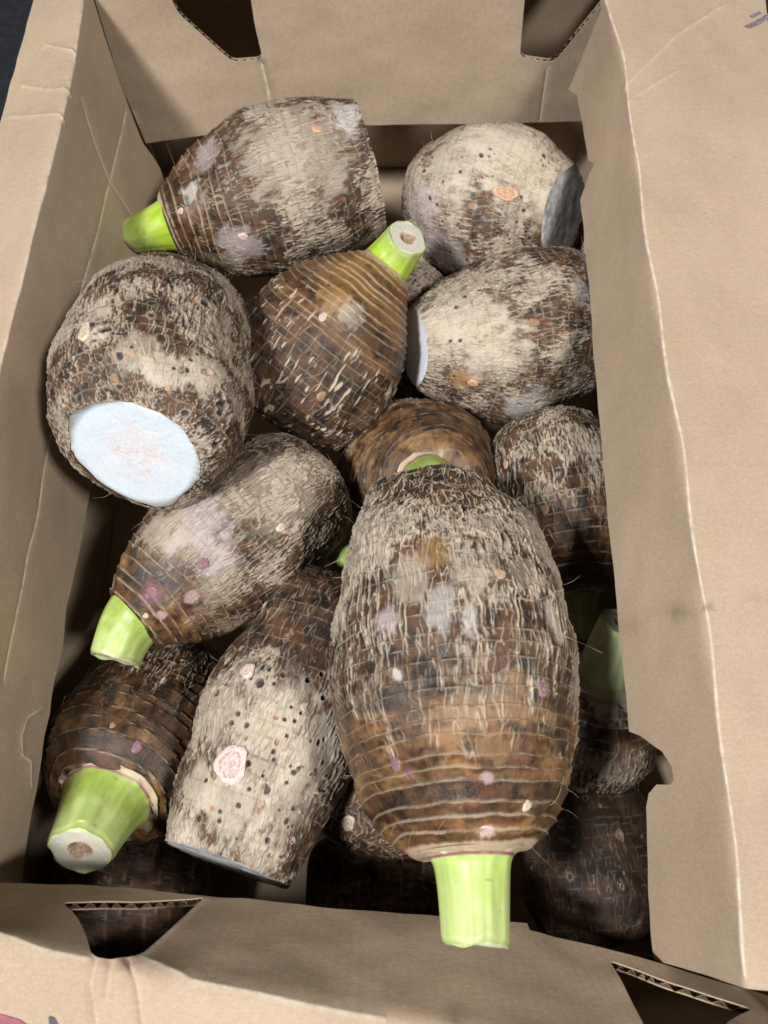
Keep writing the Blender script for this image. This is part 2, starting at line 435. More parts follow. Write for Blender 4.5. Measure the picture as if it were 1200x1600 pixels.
# far end
SF = Surf([
    [(x, y, .0) for x, y in zip([120, 380, 600, 780, 960], [-150, -150, -150, -150, -150])],
    [(x, y, 0) for x, y in zip([138, 380, 600, 780, 955], [-32, -32, -32, -32, -32])],
    [(x, y, -.115) for x, y in zip([228, 400, 600, 760, 912], [224, 201, 195, 193, 190])]],
    bulge=lambda S, T: np.stack([0 * S, -.006 * np.sin(S * math.pi) * np.clip(T - 1, 0, 1), 0 * S], -1), w=.05)
edge = px_m(SF, [(141, -25), (186, 125), (228, 224), (370, 203), (480, 197), (600, 195), (760, 193), (912, 190), (930, 100), (950, -20)])
hl = round_poly(px_m(SF, [(258, -26), (278, 22), (364, 98), (411, 94), (398, 40), (388, -26)]), .006)
hr = round_poly(px_m(SF, [(822, -26), (812, 90), (866, 98), (912, 40), (965, -26)]), .006)
out_f = np.concatenate([[SF.m([0, 0])], edge, [SF.m([1, 0])]])
fl_l = px_m(SF, [(268, -8), (282, 22), (345, 80), (368, 97), (400, 96), (409, 88)]); fl_r = px_m(SF, [(813, 82), (824, 94), (858, 96), (888, 66), (915, 36), (945, 0)])
sheet('end_flap', SF, out_f, holes=[hl, hr], creases=[(px_m(SF, [(408, 100), (418, 140), (426, 195)]), .0012, -.002), (px_m(SF, [(855, 108), (849, 150), (844, 188)]), .0006, -.0008)],
      dark_lines=[(px_m(SF, [(412, 100), (422, 140), (430, 195)]), .0014, .45)], flutes=[(fl_l, 1), (fl_r, 1)])  # dark line beside the fold groove is its shade put into the colour

# near end
nx = [-240, 0, 60, 140, 300, 600, 900, 1200, 1330]
SN = Surf([
    [(x, y, -.006) for x, y in zip([-320, -40, 30, 120, 280, 600, 920, 1240, 1380], [1560, 1650, 1670, 1690, 1720, 1780, 1840, 1900, 1920])],
    [(x, y, 0) for x, y in zip([-240, 0, 60, 140, 300, 600, 900, 1200, 1330], [1420, 1456, 1478, 1496, 1530, 1592, 1650, 1708, 1735])],
    [(x, y, -.058) for x, y in zip([-160, 0, 100, 200, 360, 600, 830, 1020, 1240], [1372, 1380, 1381, 1386, 1403, 1426, 1455, 1502, 1566])]],
    bulge=lambda S, T: np.stack([0 * S, 0 * S, .004 * np.sin(S * 14) * np.clip(T - 1, 0, 1) * np.clip(2 - T, 0, 1) + .0015 * np.sin(S * 30)], -1), w=.09)
edge = px_m(SN, [(-120, 1374), (0, 1380), (100, 1381), (200, 1386), (360, 1403), (600, 1426), (800, 1440), (824, 1441), (828, 1452), (900, 1470), (1020, 1502), (1240, 1566)])
h1 = round_poly(px_m(SN, [(96, 1412), (320, 1401), (270, 1450), (222, 1492), (168, 1500), (142, 1492), (134, 1462), (118, 1432)]), .003)
h2_ = round_poly(px_m(SN, [(952, 1500), (1178, 1577), (1120, 1640), (1020, 1650), (1004, 1600)]), .003)
out_n = np.concatenate([[SN.m([.03, 0]), SN.m([.03, 1.2])], edge, [SN.m([1, 1.3]), SN.m([1, 0])]])
sheet('end_flap', SN, out_n, holes=[h1, h2_],
      creases=[(px_m(SN, [(322, 1402), (285, 1440), (222, 1494), (300, 1530), (420, 1556), (600, 1592)]), .0012, .0006, .5), (px_m(SN, [(0, 1458), (60, 1480), (140, 1498)]), .0012, .0005, .4),
               (px_m(SN, [(150, 1500), (140, 1540), (150, 1600)]), .0012, -.0015, .12), (px_m(SN, [(200, 1500), (215, 1545), (222, 1600)]), .0010, -.0012, .12), (px_m(SN, [(175, 1505), (165, 1560)]), .0012, -.0015, .12)],
      dark_lines=[(px_m(SN, [(710, 1490), (716, 1540), (714, 1600)]), .0011, .7), (px_m(SN, [(715, 1560), (750, 1590), (756, 1600)]), .002, .25)],  # dark line painted along the scored groove in place of its shade
      flutes=[(px_m(SN, [(104, 1413), (312, 1403)]), 1), (px_m(SN, [(962, 1506), (1172, 1577)]), 1)], label='near end flap with a crushed handle cutout and scored groove')

def decal(name, S, pts, mat, parent):
    q = densify(px_m(S, pts), .002); st = S.mi(q); p = S(st[:, 0], st[:, 1]); e = 2e-3
    n = np.cross(S(st[:, 0] + e, st[:, 1]) - S(st[:, 0] - e, st[:, 1]), S(st[:, 0], st[:, 1] + e) - S(st[:, 0], st[:, 1] - e))
    n /= np.linalg.norm(n, axis=1, keepdims=True); n *= np.sign(((CAM - p) * n).sum(1).mean())
    p = p + n * (.0012 * perlin(p * 22, 3) + .0005 * perlin(p * 60, 5) + .0005)[:, None]
    c = p.mean(0)[None]; k = len(p); i = np.arange(k)
    link(name, mesh_np(name, to_box(np.concatenate([p, c])), np.stack([i, (i + 1) % k, np.full(k, k)], -1)), mat, parent)
decal('print_mark', SN, [(-30, 1580), (6, 1586), (30, 1593), (46, 1603), (40, 1618), (-30, 1608)], M_RED, BOX)
decal('print_mark', SN, [(76, 1588), (84, 1590), (90, 1600), (86, 1612), (77, 1606)], M_INK, BOX)
decal('ink_smudge', SR, [(1162, 41), (1180, 32), (1200, 20), (1204, 26), (1188, 37), (1172, 44)], M_SMUDGE, BOX)
decal('ink_smudge', SR, [(1172, 24), (1186, 17), (1190, 20), (1176, 28)], M_SMUDGE, BOX)

# outer walls and bottom
def slab(name, corners, th, label=None, holes=()):
    c = np.array(corners, float); n = np.cross(c[1] - c[0], c[3] - c[0]); n /= np.linalg.norm(n)
    k = 24; g = np.linspace(0, 1, k); u, v = np.meshgrid(g, g, indexing='ij')
    q = ((1 - u) * (1 - v))[..., None] * c[0] + (u * (1 - v))[..., None] * c[1] + (u * v)[..., None] * c[2] + ((1 - u) * v)[..., None] * c[3]
    q = q.reshape(-1, 3); q = q + n * (.0015 * perlin(q * 15, 8))[:, None]
    vs = np.concatenate([q, q - n * th]); i = np.arange(k * k).reshape(k, k)
    f = np.stack([i[:-1, :-1], i[1:, :-1], i[1:, 1:], i[:-1, 1:]], -1).reshape(-1, 4)
    if holes:
        uc = ((g[:-1] + g[1:]) / 2); UC, VC = np.meshgrid(uc, uc, indexing='ij'); kp = np.ones(UC.size, bool)
        for (u0, u1, v0, v1) in holes: kp &= ~((UC.ravel() > u0) & (UC.ravel() < u1) & (VC.ravel() > v0) & (VC.ravel() < v1))
        f = f[kp]
    b = np.concatenate([i[:, 0], i[-1, 1:], i[-2::-1, -1], i[0, -2:0:-1]]); b2 = np.roll(b, -1); m = k * k
    fs = [f, f[:, ::-1] + m, np.stack([b2, b, b + m, b2 + m], -1)]
    z = np.zeros(len(vs))
    o = link(name, mesh_np(name, to_box(vs), fs, False, crease=z, stain=z, pu=vs[:, 0] + vs[:, 1]), M_CARD, BOX)
    if label: o['label'] = label
    return o
XL, XR, YF, YN, ZB = -.222, .185, .600, -.088, -.245
slab('outer_wall', [(XL, YN + .004, ZB), (XL, YF - .004, ZB), (XL, YF - .004, -.024), (XL, YN + .004, -.024)], .004)
slab('outer_wall', [(XR, YF - .004, ZB), (XR, YN - .0003, ZB), (XR, YN - .0003, -.018), (XR, YF - .004, -.018)], .004)
slab('outer_wall', [(XL, YF, ZB), (XR, YF, ZB), (XR, YF, -.012), (XL, YF, -.012)], .004)
slab('outer_wall', [(XR + .006, YN - .003, ZB), (XL - .006, YN - .003, ZB), (XL - .006, YN - .003, -.014), (XR + .006, YN - .003, -.014)], .004)
slab('bottom_panel', [(XL, YN, ZB - .001), (XR, YN, ZB - .001), (XR, YF, ZB - .001), (XL, YF, ZB - .001)], .004)

# shop floor under the box
k = 3.0
fl = link('floor', mesh_np('floor', [(-k, -k, -.25), (k, -k, -.25), (k, k, -.25), (-k, k, -.25)], np.array([[0, 1, 2, 3]])), M_FLOOR); fl['kind'] = 'structure'

# ------------------------------------------------------------------ taro roots
DARK = np.array((.022, .0115, .007)); BROWN = np.array((.105, .047, .020)); TAN = np.array((.27, .140, .052)); FIBRE = np.array((.61, .51, .375)); COAT = np.array((.50, .405, .31))
CREAM = np.array((.62, .52, .40)); WHITE = np.array((.70, .65, .61)); PINK = np.array((.60, .40, .36)); LILAC = np.array((.52, .43, .42)); PIT = np.array((.035, .02, .014)); PURP = np.array((.24, .08, .12))
GOLD = np.array((.38, .215, .082))
KIND = dict(cream=CREAM, white=WHITE, pink=PINK, lilac=LILAC, purple=PURP, gold=GOLD, coat=COAT, dark=DARK, tan=TAN)
def lerp(a, b, f): return a + (b - a) * f[..., None]

def spline(pts, n=400):
    p = np.array(pts, float); p = np.concatenate([[2 * p[0] - p[1]], p, [2 * p[-1] - p[-2]]])
    out = []
    for i in range(1, len(p) - 2):
        t = np.linspace(0, 1, 40, endpoint=False)[:, None]
        a, b, c, d = p[i - 1], p[i], p[i + 1], p[i + 2]
        out.append(.5 * (2 * b + (c - a) * t + (2 * a - 5 * b + 4 * c - d) * t ** 2 + (3 * b - a - 3 * c + d) * t ** 3))
    out.append(p[-2][None]); o = np.concatenate(out)
    L = np.concatenate([[0], np.cumsum(np.linalg.norm(np.diff(o, axis=0), axis=1))])
    s = np.linspace(0, L[-1], n)
    return np.stack([np.interp(s, L, o[:, k]) for k in range(o.shape[1])], -1)

def bud_mesh():
    nu, nv = 22, 12; vs, al = [], []
    for j in range(nv + 1):
        r = j / nv
        z = .42 * (1 - r ** 2.2) + .10 * math.exp(-((r - .72) / .09) ** 2) - .16 * math.exp(-(r / .22) ** 2) - .10 * (r > .95)
        tone = .95 + .30 * math.exp(-((r - .80) / .10) ** 2) - .30 * math.exp(-((r - .62) / .07) ** 2) - .25 * math.exp(-(r / .2) ** 2)
        for i in range(nu):
            a = 2 * math.pi * i / nu; w = 1 + .08 * math.sin(a * 3 + 1) + .05 * math.sin(a * 5)
            vs.append((r * w * math.cos(a), r * w * math.sin(a), z)); al.append((tone,) * 3)
    f = [(j * nu + i, j * nu + (i + 1) % nu, (j + 1) * nu + (i + 1) % nu, (j + 1) * nu + i) for j in range(nv) for i in range(nu)]
    return mesh_np('bud', vs, np.array(f)[:, ::-1], True, albedo=np.array(al))
BUD = bud_mesh(); BUD.materials.append(M_BUD)
BUDC = dict(pink=(.72, .52, .46), purple=(.26, .12, .14), cream=(.72, .58, .42), brown=(.34, .19, .10), orange=(.62, .36, .20))

def face_disc(name, ring, centre, normal, parent, kind, seed, hollow=False):
    """flat cut surface bounded by ring (n,3)"""
    ring = np.concatenate([ring[i:i+1] * (1 - q) + ring[(i + 1) % len(ring)][None] * q for i in range(len(ring)) for q in (0, .5)]); n = len(ring); nv = 60; vs, al = [], []
    sp = []
    fr_ = np.fft.fft(ring - centre, axis=0); fr_[6:-5] = 0; sm_ = np.real(np.fft.ifft(fr_, axis=0))
    sm_ = sm_ - np.outer(sm_ @ normal, normal)
    for j in range(nv + 1):
        r = j / nv; q = max(0, (r - .86) / .14) ** 2; sp.append(centre + (sm_ * (1 - q) + (ring - centre) * q) * r)
    sp = np.concatenate(sp); rr = np.repeat(np.arange(nv + 1) / nv, n)
    wob = .0004 * perlin(sp * 90, seed) + .00012 * perlin(sp * 420, seed + 1)
    sp = sp + normal * ((wob) * (1 - rr ** 6))[:, None]
    nz = fbm(sp * 150, seed + 2); nz2 = perlin(sp * 1100, seed + 3)
    if kind == 'white':
        c = np.tile(np.array((.54, .585, .625)), (len(sp), 1))
        c = lerp(c, np.array((.72, .47, .40)), smooth(.75, .10, np.linalg.norm(sp - centre - .25 * (ring[0] - centre), axis=1) / np.linalg.norm(ring - centre, axis=1).mean() + .45 * nz) * .5 * smooth(-.4, .5, nz2 + .2))
        c = lerp(c, np.array((.36, .17, .10)), smooth(.40, .05, np.linalg.norm(sp - centre - .35 * (ring[0] - centre), axis=1) / np.linalg.norm(ring - centre, axis=1).mean() + .3 * nz) * smooth(.15, .5, nz2) * .8)
        c = lerp(c, np.array((.50, .40, .28)), smooth(.95, 1, rr) * .7)
    elif kind == 'plainwhite':
        c = np.tile(np.array((.78, .82, .88)), (len(sp), 1)); c = lerp(c, np.array((.55, .47, .36)), smooth(.92, 1, rr) * .7)
    elif kind == 'grey':
        c = np.tile(np.array((.46, .465, .47)), (len(sp), 1)); c = lerp(c, np.array((.27, .265, .26)), smooth(-.2, .5, nz)); c = lerp(c, np.array((.45, .42, .37)), smooth(.9, 1, rr) * .6)
    else:   # stalk end: pale ring, green rim, brown pith
        c = np.tile(np.array((.50, .47, .36)), (len(sp), 1))
        c = lerp(c, np.array((.42, .55, .16)), smooth(.90, 1, rr))
        c = lerp(c, np.array((.60, .50, .38)), smooth(.62, .42, rr + .12 * nz) * .6)
        c = lerp(c, np.array((.28, .15, .07)), smooth(.46, .30, rr + .12 * nz))
        sp = sp - normal * (smooth(.45, .15, rr) * np.linalg.norm(ring - centre, axis=1).mean() * .25)[:, None]
    i = np.arange(n); f = []
    for j in range(nv): f.append(np.stack([j * n + i, j * n + (i + 1) % n, (j + 1) * n + (i + 1) % n, (j + 1) * n + i], -1))
    f = np.concatenate(f)
    p0, p1, p2 = sp[f[-1, 0]], sp[f[-1, 1]], sp[f[-1, 2]]
    if np.dot(np.cross(p1 - p0, p2 - p0), normal) < 0: f = f[:, ::-1]
    return link(name, mesh_np(name, sp, f, True, albedo=c), M_FLESH, parent)

def taro(label, A, B, prof, d=None, nu=300, nv=200, seed=1, cut=None, stalk=None, ringto=.45, rings=(4.5, 9), cov=.0, fib=1.0, ringvis=1.0, brown=BROWN, tan=.5, patches=(), buds=(), pits=0, pitrange=(.5, 1), tilt=(0, 0),
         bend=(0, 0), hairs=14, cell=(4.2, 13), lens_=.0, warp=1.0, strands=1.0, bands=(), tanb=(), bumps=(), fade=.30, pitsize=1.0, gloss=.5, collar=True, coat=COAT, flat=1.0, name='taro_root'):
    """A: stalk end (px,py,z), B: base end, prof: [(t, radius px)]"""
    rg = np.random.default_rng(seed * 7 + 3)
    A, B = P(*A), P(*B); L = np.linalg.norm(B - A); mid = (A + B) / 2; k = depth(mid) / F
    az = (B - A) / L; tocam = CAM - mid; ax = tocam - az * (tocam @ az); ax /= np.linalg.norm(ax); ay = np.cross(az, ax)
    R = np.stack([ax, ay, az], -1)
    T = thing(name, label, 'taro root', mid, 'taro roots in the box')
    M4 = Matrix.Translation(Vector(mid)) @ Matrix([list(r) for r in R]).to_4x4()
    T.matrix_world = M4
    if stalk: prof = [(.0, stalk['r'][0] * .5), (.001, stalk['r'][0] * .9)] + [(max(.004, t), r) for t, r in prof]
    pr = spline([(t * L, r * k) for t, r in prof], nv); zz = pr[:, 0] - L / 2; rr = np.maximum(pr[:, 1], 1e-5)
    Rm = rr.max()
    w = np.linspace(-1, 1, nu, endpoint=False); th = math.pi * (.50 * w + .50 * w ** 5)
    TH, ZZ = np.meshgrid(th, zz); RR = np.repeat(rr[:, None], nu, 1)
    TT = (ZZ + L / 2) / L
    # cut tilt: shear the last part
    sh = smooth(.70, 1.0, TT)
    ZZ = ZZ + sh * RR * (tilt[0] * np.cos(TH) + tilt[1] * np.sin(TH))
    bx = bend[0] * k * 4 * TT * (1 - TT); by = bend[1] * k * 4 * TT * (1 - TT)
    X = RR * np.cos(TH); Y = RR * np.sin(TH)
    pm = np.stack([X, Y, ZZ], -1) * 1000            # mm
    # normals from finite differences on the smooth form
    def normals(p):
        du = np.roll(p, -1, 1) - np.roll(p, 1, 1); dv = np.gradient(p, axis=0)
        n = np.cross(du, dv); return n / (np.linalg.norm(n, axis=-1, keepdims=True) + 1e-12)
    lump = fbm(pm / 42, seed, 2)
    base = np.stack([X + bx, Y + by, ZZ], -1)
    nn = normals(base)
    if (nn[nv // 2, nu // 2] * np.array([1, 0, 0])).sum() < 0: nn = -nn
    amp = np.minimum(RR / Rm * 1.3, 1)
    lump = lump + 1.1 * perlin(pm / 75, seed + 77)
    base = base + nn * (lump * .0034 * amp)[..., None]
    zm = (ZZ + L / 2) * 1000
    cyl = np.stack([np.maximum(RR, .55 * Rm) * np.cos(TH), np.maximum(RR, .55 * Rm) * np.sin(TH), ZZ], -1) * 1000
    # --- leaf-scar rings
    wob = 1.6 * perlin(cyl / np.array([30, 30, 60]), seed + 11) + .5 * perlin(cyl / np.array([8, 8, 40]), seed + 12)
    zr = np.linspace(-8, L * 1000 + 8, 400); sp_ = rings[0] + (rings[1] - rings[0]) * np.clip(zr / (L * 1000), 0, 1)
    sp_ = sp_ * (1 + .35 * np.sin(zr * .37 + seed)); q = np.concatenate([[0], np.cumsum(1 / sp_[:-1] * np.diff(zr))])
    ph = np.interp(zm + wob, zr, q); spc = np.interp(zm, zr, sp_); fr = (ph - np.floor(ph)) * spc; fr2 = spc - fr
    dl = np.minimum(fr, fr2)
    big = fbm(pm / 28, seed + 21, 3); mid_ = fbm(cyl / np.array([6, 6, 13]), seed + 24, 3)
    low = smooth(ringto + .18, ringto - .12, TT + .10 * big)              # 1 near the stalk: smooth ringed skin
    brk = smooth(-.55, .1, mid_ + .25)
    ringline = np.exp(-(dl / (.26 + .14 * perlin(cyl / 5, seed + 14))) ** 2) * smooth(-.75, .15, perlin(cyl / np.array([7, 7, 12]), seed + 15) + .15) * (low * .9 + .30) * ringvis
    # --- raised, wavy fibres running along the root, thin cross links, flaky corky coat
    cx_, cz_ = cell
    low_w = np.stack([perlin(cyl / 9, seed + 31), perlin(cyl / 9, seed + 32), .6 * perlin(cyl / 9, seed + 33)], -1) * 1.3
    low_w = warp * low_w
    low_w = low_w + warp * np.stack([perlin(cyl / np.array([4, 4, 6]), seed + 34), perlin(cyl / np.array([4, 4, 6]), seed + 35), 0 * TH], -1) * .75
    cw = cyl + low_w
    def line_dist(n):      # distance in mm to the zero line of a noise field
        gu = (np.roll(n, -1, 1) - np.roll(n, 1, 1)) / (np.abs(np.roll(TH, -1, 1) - np.roll(TH, 1, 1)) % 6 * RR * 1000 + .05)
        return np.abs(n) / (np.hypot(gu, .03) + 1e-6)
    n1 = perlin(cw / np.array([cx_, cx_, cz_ * 2.2]), seed + 36); n2 = perlin(cw / np.array([cx_ * .6, cx_ * .6, cz_ * 1.2]), seed + 37)
    vis = smooth(-.45, .15, fbm(cyl / np.array([5, 5, 12]), seed + 41, 2) + .30 + .5 * fib - .5)
    vis2 = smooth(-.10, .35, fbm(cyl / np.array([4, 4, 8]), seed + 43, 2) + .10 + .5 * fib - .5)
    wid = .40 + .16 * perlin(cyl / 4, seed + 38)
    s1 = smooth(1.5, .45, line_dist(n1 + .03) / wid) * vis; s2 = smooth(1.5, .45, line_dist(n2) / (wid * .72)) * vis2
    xl = smooth(1.5, .4, dl / (.34 + .16 * perlin(cyl / 5, seed + 39))) * smooth(-.1, .25, perlin(cyl / np.array([4.5, 4.5, 9]), seed + 40))
    s2 = np.maximum(s2, .85 * xl)
    lens = smooth(.44, .54, perlin(cw / np.array([cx_ * .40, cx_ * .40, cz_ * .85]), seed + 46)) * smooth(.0, .4, perlin(cyl / 14, seed + 47) + lens_)
    up = 1 - low * .95
    for (bt, bw, bd) in bands: big = big + bd * np.exp(-((TT + .05 * perlin(cyl / 11, seed + 51) - bt) / bw) ** 2)
    upf = 1 - .98 * smooth(ringto + .02, ringto - fade * .72, TT + .10 * big + .22 * perlin(cyl / np.array([5, 5, 40]), seed + 48))
    fibre = np.clip(np.maximum(strands * np.maximum(s1 * (.45 + .55 * vis2), .7 * s2), .95 * lens) * upf * min(fib, 1), 0, 1)
    cid = h2(np.floor(n1 * 3), np.floor(zm / 9), seed)
    e1 = np.abs(n2 - .25)
    flake = .62 * fbm(cw / np.array([1.7, 1.7, 7.5]), seed + 45, 2) + .34 * fbm(cw / np.array([1.0, 1.0, 3.0]), seed + 49, 2)
    coatm = smooth(.10, .36, flake * .85 + .95 * big + cov + .10) * up
    crack = np.maximum(smooth(1.4, .4, line_dist(n2 - .22) / .30) * smooth(-.3, .2, perlin(cyl / 5, seed + 71)), .8 * smooth(.9, .2, dl) * brk)
    n3 = perlin(cw / np.array([cx_ * .42, cx_ * .42, cz_ * .8]), seed + 72); n4 = perlin(cw / np.array([2.2, 2.2, 5]), seed + 73)
    groove = smooth(1.5, .3, line_dist(n3) / (.30 + .15 * n4)) * smooth(-.25, .2, n4 + .5 * perlin(cyl / 9, seed + 74))
    crack = np.maximum(crack, groove)
    coatm = coatm * (1 - .85 * crack * (1 - fibre))
    pale = np.maximum(fibre, coatm * .8)
    hgt = .80 * fibre + .68 * coatm + .22 * np.clip(flake, -1, 1) * up + .16 * mid_ * up + low * (.95 * (fr / spc) ** 1.5) + .30 * ringline
    rough = .62 - .32 * low * gloss / .5 + .15 * pale
    # --- colour of the skin
    bandt = 0
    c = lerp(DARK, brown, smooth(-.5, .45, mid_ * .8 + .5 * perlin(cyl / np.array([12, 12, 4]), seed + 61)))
    bandt = h2(np.floor(ph), 3.0, seed)
    for (bt, bw, bd) in tanb: bandt = bandt + bd * np.exp(-((TT + .02 * perlin(cyl / 16, seed + 52) - bt) / bw) ** 2)
    tanm = low * smooth(.1, .9, tan * .55 + .55 * bandt + .5 * big + .35 * perlin(cyl / np.array([9, 9, 3]), seed + 63) + .25 * perlin(cyl / np.array([3, 3, 2]), seed + 64) - .36)
    c = lerp(c, TAN, np.clip(tanm, 0, 1) * .85)
    c = lerp(c, GOLD, np.clip(tanm - .55, 0, 1) * .8 * smooth(.0, .5, big))
    streak = perlin(cyl / np.array([1.6, 1.6, 14]), seed + 65)
    c = c * (1 + .22 * streak * low)[..., None]
    c = lerp(c, coat[None, None] * (.88 + .16 * flake + .18 * mid_)[..., None], np.clip(coatm, 0, 1) * .90)
    c = lerp(c, FIBRE, np.clip(fibre * (.72 + .3 * cid), 0, 1) * .95)
    c = lerp(c, np.array((.46, .36, .24)), np.clip(ringline, 0, 1) * .64)
    # --- positions in the photograph, to find where patches, pits and buds sit
    W = (base @ R.T + mid); scr = proj(W); facing = ((CAM - W) * (nn @ R.T)).sum(-1) > 0
    def at(px, py):
        dd = ((scr - np.array([px, py])) ** 2).sum(-1) + np.where(facing, 0, 1e7)
        return np.unravel_index(dd.argmin(), dd.shape)
    for (px, py, rp, kd, *st) in patches:
        i = at(px, py); r_ = rp * k * 1000; asp = st[1] if len(st) > 1 else 1.0
        dv = pm - pm[i]; dist = np.sqrt(dv[..., 0] ** 2 + dv[..., 1] ** 2 + (dv[..., 2] / asp) ** 2)
        m = smooth(1.12, .50, dist / r_ + .50 * mid_ + .35 * big + .35 * flake) * (st[0] if st else 1)
        keep = 1 - m * .80 * (1 - .35 * fibre)
        c = lerp(c, KIND[kd] * (1 + .15 * flake)[..., None], m * (.92 - .4 * crack * up)); hgt = hgt * keep - .12 * m
        rough = rough + (.5 - rough) * m * .5
    for (px, py, rp, mm) in bumps:
        i = at(px, py); dist = np.linalg.norm(pm - pm[i], axis=-1) / (rp * k * 1000); hgt = hgt + mm * np.exp(-dist ** 2 * 1.2)
    hole = np.zeros_like(hgt)
    for _ in range(pits):
        j = rg.integers(int(nv * pitrange[0]), int(nv * pitrange[1]) - 1); i = rg.integers(int(nu * .12), int(nu * .88)); pr_ = pitsize * rg.uniform(.6, 1.35) * (1.35 if rg.random() < .2 else 1)
        if RR[j, i] < .2 * Rm: continue
        j0, j1 = max(0, j - 16), min(nv, j + 17); i0, i1 = max(0, i - 26), min(nu, i + 27)
        dv = pm[j0:j1, i0:i1] - pm[j, i]; dist = np.linalg.norm(dv * np.array([1, 1, rg.uniform(.75, 1.3)]), axis=-1) / pr_ * (1 + .40 * mid_[j0:j1, i0:i1] + .25 * flake[j0:j1, i0:i1])
        rim_ = np.exp(-((dist - 1.35) / .38) ** 2); h_ = smooth(1.15, .65, dist); a_ = rg.random()
        sl = (slice(j0, j1), slice(i0, i1))
        rim_ = rim_ * rg.uniform(.05, .75); c[sl] = lerp(c[sl], CREAM * .8 if a_ < .6 else coat, rim_ * .7); c[sl] = lerp(c[sl], PIT if a_ < .8 else np.array((.40, .2, .1)), h_ * .95)
        hgt[sl] = hgt[sl] * (1 - h_) + .30 * rim_ - .8 * h_
    if collar and stalk:
        m = smooth(4.2, 2.6, zm + .7 * mid_); c = lerp(c, np.array((.58, .43, .30)), m * .85); hgt = hgt * (1 - .7 * m)
    if cut:
        q = 1 + smooth(.93, 1, TT) * (.11 * perlin(np.stack([np.cos(TH) * 1.3, np.sin(TH) * 1.3, 0 * TH + seed], -1), 3) + .03 * perlin(np.stack([np.cos(TH) * 4, np.sin(TH) * 4, 0 * TH + seed], -1), 4))
        base = base * np.stack([q, q, np.ones_like(q)], -1)
    vv = base + nn * (hgt * .001 * np.minimum(RR / (.25 * Rm), 1) * flat)[..., None]
    idx = np.arange(nu * nv).reshape(nv, nu); nx_ = np.roll(idx, -1, 1)
    f = np.stack([idx[:-1], nx_[:-1], nx_[1:], idx[1:]], -1).reshape(-1, 4)
    o = link('corm', mesh_np('corm', vv.reshape(-1, 3), f, True, albedo=np.clip(c, .004, .9).reshape(-1, 3), rough=np.clip(rough, .25, .95).ravel()), M_SKIN, T)
    # --- cut base
    if cut:
        ring = vv[-1]; ce = ring.mean(0); nrm = np.cross(ring[nu // 4] - ce, ring[nu // 2] - ce); nrm /= np.linalg.norm(nrm); nrm *= np.sign(nrm[2])
        rs = ring[::max(1, nu // 120)]
        face_disc('cut_face', ce + (rs - ce) * .995 - nrm * .0004, ce, nrm, T, cut, seed)
    # --- stalk
    if stalk:
        tip, r0, r1, kd = stalk['tip'], stalk['r'][0], stalk['r'][1], stalk.get('col', (.33, .46, .085))
        tl = R.T @ (P(*tip) - mid); a0 = vv[0].mean(0); a0 = a0 + np.array([0, 0, .0012]); d = tl - a0; ln = np.linalg.norm(d); d /= ln
        e1_ = np.cross(d, [0, 1, 0]); e1_ /= np.linalg.norm(e1_); e2_ = np.cross(d, e1_)
        kk = depth(P(*tip)) / F; r_n = max(prof[2][1], r0 * .9); ns, nr = 44, 64; vs, al = [], []
        ft = stalk.get('slant', 0)
        b1 = a0 - np.array([0, 0, ln * stalk.get('bendk', .5)]); tp = np.array([0, 0, -1.0]); e1_ = np.array([1.0, 0, 0])
        for j in range(ns + 1):
            s = j / ns; rad = (r0 + (r1 - r0) * s ** .75 + (r_n * .95 * k / kk - r0) * math.exp(-s / .075)) * kk
            pc = (1 - s) ** 2 * a0 + 2 * s * (1 - s) * b1 + s * s * tl
            tg = 2 * (1 - s) * (b1 - a0) + 2 * s * (tl - b1); tg /= np.linalg.norm(tg)
            e1_ = e1_ - tg * (e1_ @ tg); e1_ /= np.linalg.norm(e1_); e2_ = np.cross(tg, e1_); d = tg
            for i in range(nr):
                a = 2 * math.pi * i / nr; rw = rad * (1 + .045 * math.sin(a * 2 + seed) + .02 * math.sin(a * 5 + seed + s * 2) + .012 * math.sin(a * 11 + 3 * seed) + .006 * math.sin(a * 23 + seed))
                if s > .97: rw *= .975
                vs.append(pc + (e1_ * math.cos(a) + e2_ * math.sin(a)) * rw + d * (s * ft * rad * math.cos(a) + (s > .93) * rad * (.05 * math.sin(a * 3 + seed) + .03 * math.sin(a * 7 + 2 * seed)))); al.append(s)
        vs = np.array(vs); s = np.array(al); nz = fbm(vs * 130, seed + 5); kc = np.array(kd)
        cc = np.tile(kc, (len(vs), 1)); cc = lerp(cc, np.array((.58, .66, .30)), smooth(.3, 1.0, s + .35 * nz) * .55)
        cc = lerp(cc, PURP * 1.1, smooth(.135, .112, s + .010 * nz) * stalk.get('line', .9)); cc = lerp(cc, np.array((.52, .38, .27)), smooth(.080, .068, s + .012 * nz) * (stalk.get('line', .9) > .8)); cc = cc * (1 + .20 * perlin(vs * np.array([380, 380, 25]), seed + 9))[:, None]; cc = lerp(cc, np.array((.26, .20, .07)), smooth(.1, .8, perlin(vs * 45, seed + 10)) * .35 * smooth(.2, 1, s)); cc = lerp(cc, np.array((.36, .30, .12)), smooth(.965, .995, s) * .6); cc = lerp(cc, np.array((.20, .13, .05)), smooth(.75, .95, fbm(vs * 420, seed + 8)) * .8)
        i = np.arange(nr); f = np.concatenate([np.stack([j * nr + i, j * nr + (i + 1) % nr, (j + 1) * nr + (i + 1) % nr, (j + 1) * nr + i], -1) for j in range(ns)])
        so = link('stalk', mesh_np('stalk', vs, f[:, ::-1], True, albedo=cc), M_STALK, T)
        ring = vs[-nr:]; ce = ring.mean(0); nrm = np.cross(ring[16] - ce, ring[32] - ce); nrm /= np.linalg.norm(nrm); nrm *= np.sign(nrm @ d)
